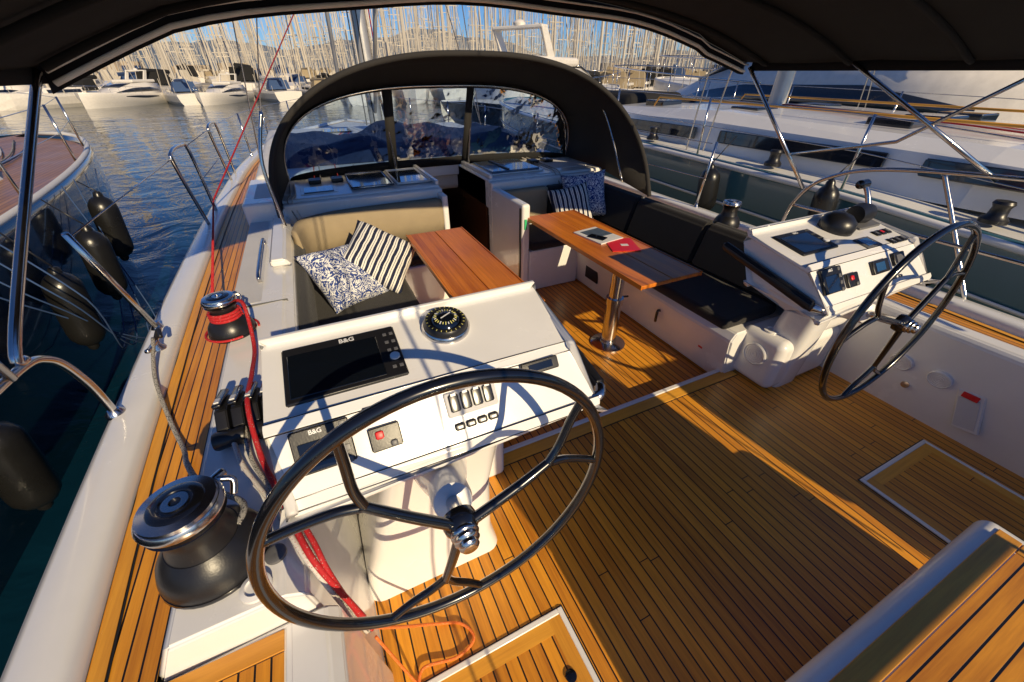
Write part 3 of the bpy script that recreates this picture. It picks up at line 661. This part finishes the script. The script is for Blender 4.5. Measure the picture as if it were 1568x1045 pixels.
rope('mooring_line',[(-2.24,2.28,.78),(-2.20,2.0,.72),(-2.11,1.71,.675),(-2.02,1.48,.68),(-1.95,1.30,.76),(-1.85,1.10,.83),(-1.72,.95,.865),(-1.72,.86,.88)],.009,GROPE)
rope('orange_line',[(-1.50,.66,.45),(-1.42,.70,.25),(-1.30,.74,.03),(-1.2,.70,.015),(-1.17,.63,.014),(-1.25,.60,.014),(-1.38,.62,.02),(-1.40,.55,.014),(-1.32,.48,.018),(-1.24,.40,.018),(-1.2,.28,.018)],.006,OROPE)
rope('orange_line',[(-1.48,.64,.4),(-1.42,.60,.02),(-1.36,.50,.018),(-1.33,.3,.018)],.005,OROPE)
rope('red_halyard_tail',[(-1.88+.12*math.cos(a),2.20+.12*math.sin(a),.775+.002*a) for a in [i*.4 for i in range(14)]],.006,RROPE)
group('mooring_cleat')
lathe('foot',[(.03,0),(.03,.01),(.015,.03),(.015,.05)],(-2.24,2.28,.712),STEEL);tube('horns',[(-2.24,2.16,.775),(-2.24,2.22,.762),(-2.24,2.34,.762),(-2.24,2.40,.775)],.012,STEEL)
tube('bow_shackle',[(-2.24,2.28,.76),(-2.22,2.33,.80),(-2.2,2.26,.79)],.010,SATIN)
CUR[0]=yacht
lathe('switch_boss',[(.038,0),(.038,.010),(.026,.014),(.024,.008),(0,.008)],(-1.70,.725,.777),GEL)
lathe('switch_boss_b',[(.028,0),(.028,.010),(.018,.014),(.0,.010)],(-1.655,.80,.777),GREYP)
tube('port_grab',[(-1.78,2.8,.77),(-1.78,2.85,.82),(-1.78,3.5,.82),(-1.78,3.55,.77)],.012,STEEL)
# ---------------------------------------------------------------- fenders
def fender(x,y,z,L=.75,r=.13,tilt=.1,rope_to=None):
    g=group('boat_fender')
    prof=[(.02,-L/2-.05),(.035,-L/2-.03),(.04,-L/2),(r*.7,-L/2+.03),(r*.95,-L/2+.08),(r,-L/2+.13),(r,L/2-.13),(r*.95,L/2-.08),(r*.7,L/2-.03),(.04,L/2),(.035,L/2+.03),(.02,L/2+.05)]
    ax=Vector((tilt,.05,1)).normalized()
    lathe('body',prof,(x,y,z),FEND,ax,seg=28)
    t=Vector((x,y,z))+ax*(L/2+.05)
    if rope_to:tube('lanyard',[t,rope_to],.006,SATIN,smooth=False,seg=6)
    return g
for y,z in ((2.57,.0),(3.96,.33),(4.74,.42),(5.5,.55)):
    fender(-3.28 if y<5 else -3.35,y,z,.62,.115,.1,(-3.45,y+.1,1.0))
fender(2.95,3.43,.72,.5,.115,-.1,(3.15,3.4,1.3));fender(2.95,2.12,.80,.5,.10,-.1,(3.15,2.1,1.3))
# ---------------------------------------------------------------- neighbour yachts
def hullmesh(side_top,zt,zb,mat,nm,stations,flare=.25,deckmat=DECKW,rim=True):
    rowsP=[];rowsS=[];deck=[]
    for y,b in stations:
        zz=zt(y)
        for s,rw in ((-1,rowsP),(1,rowsS)):
            rw.append([(side_top+s*max(0,b-.1),y,zz-.05),(side_top+s*max(0,b-.07),y,zz+.02),(side_top+s*b,y,zz+.02),(side_top+s*(b+.01),y,zz-.06),(side_top+s*max(0,b-.02),y,zz-.5),(side_top+s*max(0,b-flare*.5),y,zz-1.2),(side_top+s*max(0,b-flare),y,zb)])
        bb=max(.0,b-.1)
        deck.append([(side_top-bb,y,zz-.045),(side_top,y,zz+.02),(side_top+bb,y,zz-.045)])
    grid(nm+'_port',rowsP,mat);grid(nm+'_starboard',rowsS,mat);grid('deck',deck,deckmat,smooth=False)
def stat(y0,y1,b,n=26,bowfrac=.45,tr=.85):
    out=[]
    for i in range(n):
        t=i/(n-1);y=y0+(y1-y0)*t
        k=tr+(1-tr)*min(1,t/.3) if t<.3 else (1 if t<1-bowfrac else math.sqrt(max(0,1-((t-(1-bowfrac))/bowfrac)**2.2)))
        out.append((y,max(.02,b*k)))
    return out
group('navy_sailing_yacht')
NX=-5.5;nst=stat(-4,10.2,2.05,n=40,bowfrac=.55);nz_=lambda y:.86+.016*y
hullmesh(NX,nz_,-1.0,NAVY,'hull',nst,flare=.3,deckmat=TEAKN)
tube('toe_rail',[(NX+b-.03,y,nz_(y)+.03) for y,b in nst],.03,DECKW,smooth=False)
prism('cabin',[(NX-1.2,.85),(NX-1.0,1.25),(NX+1.0,1.25),(NX+1.2,.85)],'y',.5,6.5,DECKW,.06)
box('cabin_window',NX+1.06,NX+1.12,1.5,5.5,1.0,1.13,TINT,.02)
nb=lambda y:NX+interp(nst,y)-.08
for y in (-1,1,3,5,7,8.5):
    tube('stanchion',[(nb(y),y,nz_(y)),(nb(y),y,nz_(y)+.62)],.013,STEEL,smooth=False)
for zz in (.33,.61):tube('lifeline',[(nb(y),y,nz_(y)+zz) for y in (-2,1,3,5,7,8.5,10)],.004,STEEL,smooth=False,seg=6)
lathe('mast',[(.11,0),(.08,17)],(NX,4.5,1.2),ALU)
for (y,k) in ((7.2,.6),(6.2,.5)): box('deck_hatch',NX-.25,NX+.25,y+.4,y+.85,nz_(y),nz_(y)+.07,TINT,.02)
for k in range(4): tube('deck_line',[(NX+.5+.1*k,2,1.28),(NX+.9,6.6,1.0+.01*k),(NX+.4-.2*k,9.3,1.03)],.009,random.choice([BLUEC,WROPE,GROPE]))
for i in range(4):tube('blue_mooring_line',[(-3.5,3.4+.2*i,1.0),(-3.35+.1*i,3.7,.5),(-3.1-.1*i,4.6,-.3),(-3.5,5.4+.3*i,1.0)],.006,BLUEC,seg=6)
group('red_ensign')
grid('cloth',[[(-3.75-.02*i,2.9+.10*i+.03*math.sin(j),2.02-.09*j-.03*math.sin(i)) for i in range(6)] for j in range(6)],REDP,thick=.004)
tube('staff',[(-3.7,2.8,.9),(-3.76,2.88,2.1)],.012,TRIM,smooth=False)
group('teal_sailing_yacht')
st=stat(-4,13.5,2.2,n=40,bowfrac=.45);CXN=5.40
ZT=lambda y:interp([(-4,.66),(0,.78),(2.1,.95),(4.6,1.02),(14,1.22)],y)
hullmesh(CXN,ZT,-1.0,TEAL,'hull',st,flare=.35)
tube('rub_rail',[(CXN-b-.005,y,ZT(y)-.02) for y,b in st],.032,GEL,smooth=False)
grid('cove_stripe',[[(CXN-b-.006,y,ZT(y)-.42),(CXN-b+.0,y,ZT(y)-.45)] for y,b in st],GEL,thick=.01)
rows=[]
for y,w,h in ((-.6,1.0,.02),(-.4,1.35,.28),(1.5,1.5,.42),(4.5,1.5,.50),(7.0,1.3,.42),(8.6,1.0,.25),(9.6,.7,.02)):
    rows.append([(CXN-w-.08,y,.9),(CXN-w,y,.95+h*.75),(CXN-w+.18,y,.95+h),(CXN,y,1.0+h),(CXN+w-.18,y,.95+h),(CXN+w,y,.95+h*.75),(CXN+w+.08,y,.9)])
grid('coachroof',rows,GEL,smooth=False)
for y0,y1 in ((.3,1.9),(2.2,4.2),(4.6,6.2)):
    for s in (-1,1):
        obox('saloon_window',(CXN+s*1.565,(y0+y1)/2,1.17),(0,1,0),(-s*.12,0,1),(y1-y0)/2,.075,.02,TINT,.01)
for y in (1.0,2.6,4.4,6.2):
    for dx in (-.75,.0,.75):box('deck_hatch',CXN+dx-.22,CXN+dx+.22,y-.22,y+.22,1.38,1.49,TINT,.02)
for dx in (-1.05,1.05):
    tube('handrail',[(CXN+dx,.5,1.42),(CXN+dx,.6,1.50),(CXN+dx,6,1.55),(CXN+dx,6.1,1.42)],.015,TRIM,smooth=False)
for k in range(5):
    tube('deck_line',[(CXN-.9+.07*k,-.3,1.3),(CXN-.6+.05*k,2,1.45),(CXN-.15+.03*k,4.4,1.5)],.008,random.choice([WROPE,GROPE,RROPE]))
for (x,y) in ((CXN-1.75,3.2),(CXN-1.75,1.2),(CXN-1.8,5.2)):
    lathe('deck_winch',[(.09,0),(.09,.03),(.06,.06),(.055,.12),(.07,.15),(.06,.17),(0,.17)],(x,y,ZT(y)),SATIN)
for (y,x) in ((-3,2.0),(-1.3,2.1),(.4,2.12),(2.2,2.12),(4.0,2.12),(5.8,2.08),(7.6,1.85)):
    for s in (-1,1):tube('stanchion',[(CXN+s*x,y,ZT(y)),(CXN+s*x,y,ZT(y)+.64)],.013,STEEL,smooth=False)
for s in (-1,1):
    for zz in (.34,.63):tube('lifeline',[(CXN+s*x,y,zz+ZT(y)) for y,x in ((-3,2.0),(-1.3,2.1),(.4,2.12),(2.2,2.12),(4.0,2.12),(5.8,2.08),(7.6,1.85),(11,1.1))],.005,STEEL,smooth=False,seg=6)
lathe('mast',[(.12,0),(.08,18)],(CXN,4.6,1.4),ALU)
tube('boom_bag',[(CXN,4.3,2.25),(CXN,2,2.1),(CXN,-1.2,1.95)],.15,CANVAS)
for y in (3.5,2.5,1.5,.5): tube('lazy_jack',[(CXN-.16,y,2.15),(CXN,4.5,9)],.005,SATIN,smooth=False,seg=5)
prism('spray_hood',[(CXN-1.2,1.1),(CXN-1.05,1.55),(CXN-.7,1.72),(CXN+.7,1.72),(CXN+1.05,1.55),(CXN+1.2,1.1)],'y',-1.3,-.2,CANVAS,.05)
tube('hood_frame',[(CXN-1.25,-.2,1.1),(CXN-1.1,-.9,1.7),(CXN+1.1,-.9,1.7),(CXN+1.25,-.2,1.1)],.015,STEEL,smooth=False)
for s in (-1,1):
    tube('shroud',[(CXN+s*1.9,4.4,1.0),(CXN+s*.9,4.6,9)],.009,STEEL,smooth=False,seg=6)
    tube('shroud_lower',[(CXN+s*1.8,4.2,1.0),(CXN+s*.1,4.6,8)],.009,STEEL,smooth=False,seg=6)
    box('cockpit_coaming',CXN+s*1.35-.15,CXN+s*1.35+.15,-3.8,-.5,.7,1.12,GEL,.05)
box('tender_cover',CXN-.7,CXN+.8,7.2,8.8,1.2,1.55,CANVAS,.15,seg=4)
def motoryacht(ox,oy,ang,sc,nm='motor_yacht'):
    e=group(nm);st=stat(-7,9,2.5,bowfrac=.5)
    hullmesh(0,lambda y:1.5+.05*max(0,y),-.2,SKIN,'hull',st,flare=.7)
    for s in (-1,1):
        grid('hull_window',[[(s*(b+.012),y,1.15+.05*max(0,y)+.14*math.sin((y+3)/7*math.pi)),(s*(b+.012),y,1.08+.05*max(0,y)-.08*math.sin((y+3)/7*math.pi))] for y,b in st if -3<=y<=4],TINT,thick=.02)
    rows=[]
    for y,w,h in ((-4.5,1.9,1.3),(-2,2.0,1.45),(1,1.9,1.35),(3,1.7,.9),(5,1.3,.35),(6.5,.8,.05)):
        rows.append([(-w,y,1.5),(-w+.1,y,1.5+h*.6),(-w+.35,y,1.5+h),(0,y,1.55+h),(w-.35,y,1.5+h),(w-.1,y,1.5+h*.6),(w,y,1.5)])
    grid('superstructure',rows,SKIN,caps=True)
    for s in (-1,1):
        grid('side_window',[[(s*(interp([(-4.5,1.9),(-2,2.0),(1,1.9),(3,1.7),(5,1.3)],y)-.0),y,1.5+.35*k1),(s*(interp([(-4.5,1.9),(-2,2.0),(1,1.9),(3,1.7),(5,1.3)],y)-.07),y,1.5+k2)] for y,k1,k2 in ((-3.8,1.,.55),(-2,.9,.85),(1,.9,.80),(2.6,.8,.6),(4.2,.7,.27))],TINT,thick=.08)
    rows=[]
    for y,w,z in ((1.0,1.55,2.95),(2.2,1.45,2.68),(3.2,1.3,2.38)):rows.append([(-w,y,z),(0,y,z+.09),(w,y,z)])
    grid('windscreen',rows,TINT,thick=.06)
    box('flybridge',-1.6,1.6,-4.2,.6,2.95,3.35,SKIN,.15,seg=4)
    prism('radar_arch',[(-2.6,3.2),(-3.4,4.5),(-2.9,4.6),(-1.9,3.2)],'x',-1.5,-1.35,SKIN,.03);prism('radar_arch_s',[(-2.6,3.2),(-3.4,4.5),(-2.9,4.6),(-1.9,3.2)],'x',1.35,1.5,SKIN,.03)
    box('arch_top',-1.5,1.5,-3.4,-2.8,4.45,4.6,SKIN,.05)
    lathe('radar_dome',[(.3,0),(.32,.1),(.2,.22),(0,.25)],(0,-3.1,4.6),SKIN)
    tube('bow_rail',[(s*(b-.1),y,2.35+.05*max(0,y)) for s,y,b in [(-1,y,b) for y,b in st if y>0][::1]+[(1,y,b) for y,b in reversed(st) if y>0]],.02,STEEL,smooth=False)
    for y,b in st[::2]:
        if y>0:
            for s in (-1,1):tube('rail_post',[(s*(b-.1),y,1.5+.05*y),(s*(b-.1),y,2.35+.05*y)],.015,STEEL,smooth=False,seg=6)
    e.location=(ox,oy,-.8);e.rotation_euler=(0,0,ang);e.scale=(sc,sc,sc)
    return e
motoryacht(11.6,7.5,math.radians(-4),1.05)
motoryacht(18.5,11,math.radians(-6),1.25)
motoryacht(12.5,24,math.radians(-60),1.0)
# ---------------------------------------------------------------- setting
CUR[0]=None
sheet('water',[(-2500,-400),(2500,-400),(2500,2600),(-2500,2600)],-.8,WATER,par=None)
box('quay',-90,120,82,98,-1.5,.3,CONC,.1,par=None)
box('side_quay',44,50,-20,82,-1.5,.3,CONC,.1,par=None)
def sailboat_mesh(nm,canvas):
    bm=bmesh.new()
    def addgrid(rows,mi,closed=False):
        R=[[bm.verts.new(p) for p in r] for r in rows];m=len(rows[0])
        for i in range(len(R)-1):
            for j in range(m if closed else m-1):
                f=bm.faces.new((R[i][j],R[i][(j+1)%m],R[i+1][(j+1)%m],R[i+1][j]));f.material_index=mi
        if closed:
            for r in (R[0],R[-1]):
                f=bm.faces.new(r);f.material_index=mi
    st=stat(-5.5,6,1.8,n=14)
    addgrid([[(-b,y,1.1+.03*max(0,y)),(-b,y,.9),(-b*.9,y,.3),(-b*.75,y,-.1),(b*.75,y,-.1),(b*.9,y,.3),(b,y,.9),(b,y,1.1+.03*max(0,y)),(0,y,1.18+.03*max(0,y))] for y,b in st],0,True)
    addgrid([[(-w,y,1.1),(-w+.1,y,1.1+h),(w-.1,y,1.1+h),(w,y,1.1)] for y,w,h in ((-1.5,1.1,.1),(-1.4,1.2,.5),(2,1.1,.5),(4,.8,.15))],0,True)
    for s in (-1,1):addgrid([[(s*(w+.0),y,1.2),(s*(w-.06),y,1.45)] for y,w in ((-1,1.23),(2,1.12))],2)
    def cyl(a,b,r,mi,n=6):
        a=Vector(a);b=Vector(b);t=(b-a).normalized();u=t.orthogonal().normalized();w=t.cross(u)
        addgrid([[p+(u*math.cos(k*6.283/n)+w*math.sin(k*6.283/n))*r for k in range(n)] for p in (a,b)],mi,True)
    cyl((0,1,1.2),(0,1,15.5),.13,1);cyl((0,1,2.3),(0,-4,2.4),.2,3);cyl((-.9,1,6.5),(.9,1,6.5),.04,1);cyl((-.7,1,10.5),(.7,1,10.5),.04,1)
    cyl((0,5.8,1.3),(0,1,14.8),.07,1);cyl((0,-5.4,1.2),(0,1,15.4),.022,1);cyl((-1.7,1,1.1),(-.9,1,6.5),.022,1);cyl((1.7,1,1.1),(.9,1,6.5),.022,1)
    addgrid([[(-1.2,y,1.3),(-1,y,z),(1,y,z),(1.2,y,1.3)] for y,z in ((-1.2,1.7),(-1.9,2.2),(-2.8,2.3))],3,True)
    for y in range(-5,6,2):
        for s in (-1,1):
            b=interp(st,y);cyl((s*(b-.05),y,1.1),(s*(b-.05),y,1.75),.02,1,4)
    bmesh.ops.recalc_face_normals(bm,faces=bm.faces)
    me=bpy.data.meshes.new(nm);bm.to_mesh(me);bm.free()
    for m in (SKIN,MASTP,TINT,canvas):me.materials.append(m)
    return me
SB=[sailboat_mesh('moored_sailboat_%d'%i,c) for i,c in enumerate((BLUEC,CANVAS,BEIGE))]
def put(x,y,a,sc):
    o=bpy.data.objects.new('moored_sailboat',random.choice(SB));COL.objects.link(o);o.location=(x,y,-.8);o.rotation_euler=(0,0,a);o.scale=(sc,sc,sc*random.uniform(.9,1.2))
x=-62
while x<48:
    if -12<x<-8: x+=4.6
    put(x,72+random.uniform(-1,1),math.pi*(random.random()<.4)+random.uniform(-.05,.05)+math.radians(-12),random.uniform(.95,1.3));x+=random.uniform(4.2,5.2)
x=-70
while x<100:
    put(x,108+random.uniform(-2,2),math.pi*random.randint(0,1)+.2,random.uniform(.9,1.4));x+=random.uniform(3.6,5)
for i in range(9): put(-28-i*4.6,44+i*3.6,math.radians(-58)+math.pi*(i%2),random.uniform(.95,1.2))
for (a,b,c,d) in ((-15.5,57,155,.62),(-25,56,120,.6),(-7.5,57,160,.55)): motoryacht(a,b,math.radians(c),d)
put(-20.5,57,2.5,.9);put(-11.5,58,.35,.85);put(-29.5,56,2.2,.9);put(-3,60,.3,.9);put(1.5,60,.3,.9)
CUR[0]=None
box('jetty',-34,3,63,66,-1.4,.0,CONC,.1,par=None)
for i in range(9): put(20+i*4.9,30+i*3.3,math.radians(-50),random.uniform(1,1.25))
for i in range(7): put(6+i*4.9,52+i*.6,math.radians(-8+180*(i%2)),random.uniform(1,1.2))
bm=bmesh.new()
for i in range(950):
    d=random.uniform(90,240);a=math.radians(random.uniform(-56,84))
    px=d*math.sin(a);py=d*math.cos(a)
    if px<50 and py<76:continue
    if py<20:continue
    h=random.uniform(11,24);r=random.uniform(.09,.2);lean=random.uniform(-.3,.3)
    A=[bm.verts.new((px+r*math.cos(k*2.094),py+r*math.sin(k*2.094),-.5)) for k in range(3)];B=[bm.verts.new((px+lean+r*.7*math.cos(k*2.094),py+r*.7*math.sin(k*2.094),h)) for k in range(3)]
    for k in range(3):bm.faces.new((A[k],A[(k+1)%3],B[(k+1)%3],B[k]))
    for f in (.35,.62):
        z=h*f;w=random.uniform(.8,1.3);v=[bm.verts.new((px-w,py,z)),bm.verts.new((px+w,py,z)),bm.verts.new((px+w,py,z+.12)),bm.verts.new((px-w,py,z+.12))];bm.faces.new(v)
    for s in (-1,1):
        v=[bm.verts.new((px+s*2,py,1)),bm.verts.new((px+s*2.07,py,1)),bm.verts.new((px+.03*s,py,h)),bm.verts.new((px,py,h))];bm.faces.new(v)
    w=random.uniform(1.5,2.2);z=random.uniform(1.0,2.0)
    v=[bm.verts.new(p) for p in ((px-w,py,-.8),(px+w,py,-.8),(px+w*1.1,py,z*.6),(px+w*.5,py,z*.7),(px+w*.3,py,z*1.2),(px-w*.5,py,z*1.2),(px-w*1.1,py,z*.6))];bm.faces.new(v)
frombm('distant_sailboats',bm,MASTP,par=None)
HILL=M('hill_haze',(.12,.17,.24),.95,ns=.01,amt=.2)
rows=[]
for i in range(121):
    a=math.radians(-75+i*1.4);d=1500;h=70+40*math.sin(i*.11+1)+22*math.sin(i*.31)+8*math.sin(i*.9)+4*math.sin(i*2.3)
    rows.append([(d*math.sin(a),d*math.cos(a),-2),((d+150)*math.sin(a),(d+150)*math.cos(a),max(6,h)*.6),((d+400)*math.sin(a),(d+400)*math.cos(a),max(8,h))])
grid('hills',rows,HILL,par=None)
bm=bmesh.new()
for i in range(46):
    px=-150+i*8+random.uniform(-3,3);py=140+random.uniform(-10,25);w=random.uniform(4,9);h=random.uniform(2,5)
    bmesh.ops.create_cube(bm,size=1,matrix=Matrix.Translation((px,py,h/2-.5))@Matrix.Diagonal((w,5,h,1)))
frombm('harbour_buildings',bm,M('harbour_wall_paint',(.40,.32,.24),.8,ns=.3,amt=.3),par=None)
group('sole_shade_panel')  # invented gear behind the camera, added to shade the middle of the sole
box('shade_slab',-.42,.88,-1.32,-1.17,1.065,1.58,CANVASG,.03,seg=4)
for x in (-.3,.2,.7):
    tube('strap',[(x,-1.155,1.05),(x,-1.15,1.35),(x,-1.155,1.60)],.012,PIPE)
for x in (-.4,.86): tube('support',[(x,-1.22,.45),(x,-1.24,1.10)],.010,STEEL,smooth=False)
group('sole_shade_roll')  # unseen roll, added to shade the sole starboard of the sunlit strip
tube('roll',[(1.14,-1.35,1.2),(1.55,-1.38,1.2),(2.05,-1.35,1.2)],.30,GREYP,seg=24)
tube('shade_roll_prop',[(1.6,-1.2,.6),(1.6,-1.35,.9)],.02,STEEL,smooth=False)
box('sole_shade_block',1.05,1.85,-1.15,-.55,0,.66,GEL,.05,par=yacht)  # out-of-frame block added to cast shade on the starboard aft sole
# ---------------------------------------------------------------- light
el=math.radians(27);az=math.radians(8)
s=Vector((math.sin(az)*math.cos(el),-math.cos(az)*math.cos(el),math.sin(el)))
sun=bpy.data.lights.new('sun','SUN');sun.energy=5.0;sun.angle=math.radians(.5);sun.color=(1,.80,.50)
so=bpy.data.objects.new('sun',sun);COL.objects.link(so);so.rotation_euler=s.to_track_quat('Z','Y').to_euler()
w=bpy.data.worlds.new('World');S.world=w;w.use_nodes=True;nt=w.node_tree;bg=nt.nodes['Background']
sk=nt.nodes.new('ShaderNodeTexSky');sk.sky_type='NISHITA';sk.sun_disc=False;sk.sun_elevation=el;sk.sun_rotation=math.pi-az;sk.dust_density=.1;sk.air_density=1.0;sk.ozone_density=5
nt.links.new(mixc(nt,1.0,sk.outputs[0],(.60,.84,1.20),'MULTIPLY'),bg.inputs[0]);bg.inputs[1].default_value=.075
# ---------------------------------------------------------------- camera
cam=bpy.data.cameras.new('camera');cam.lens=36*600/1568;cam.sensor_width=36;cam.clip_end=6000;cam.clip_start=.02
co=bpy.data.objects.new('camera',cam);COL.objects.link(co);co.location=(-1.3,0,1.9);co.rotation_euler=(math.radians(90-34.5),0,math.radians(-25.5));S.camera=co
S.view_settings.view_transform='Standard';S.view_settings.look='None';S.view_settings.exposure=0
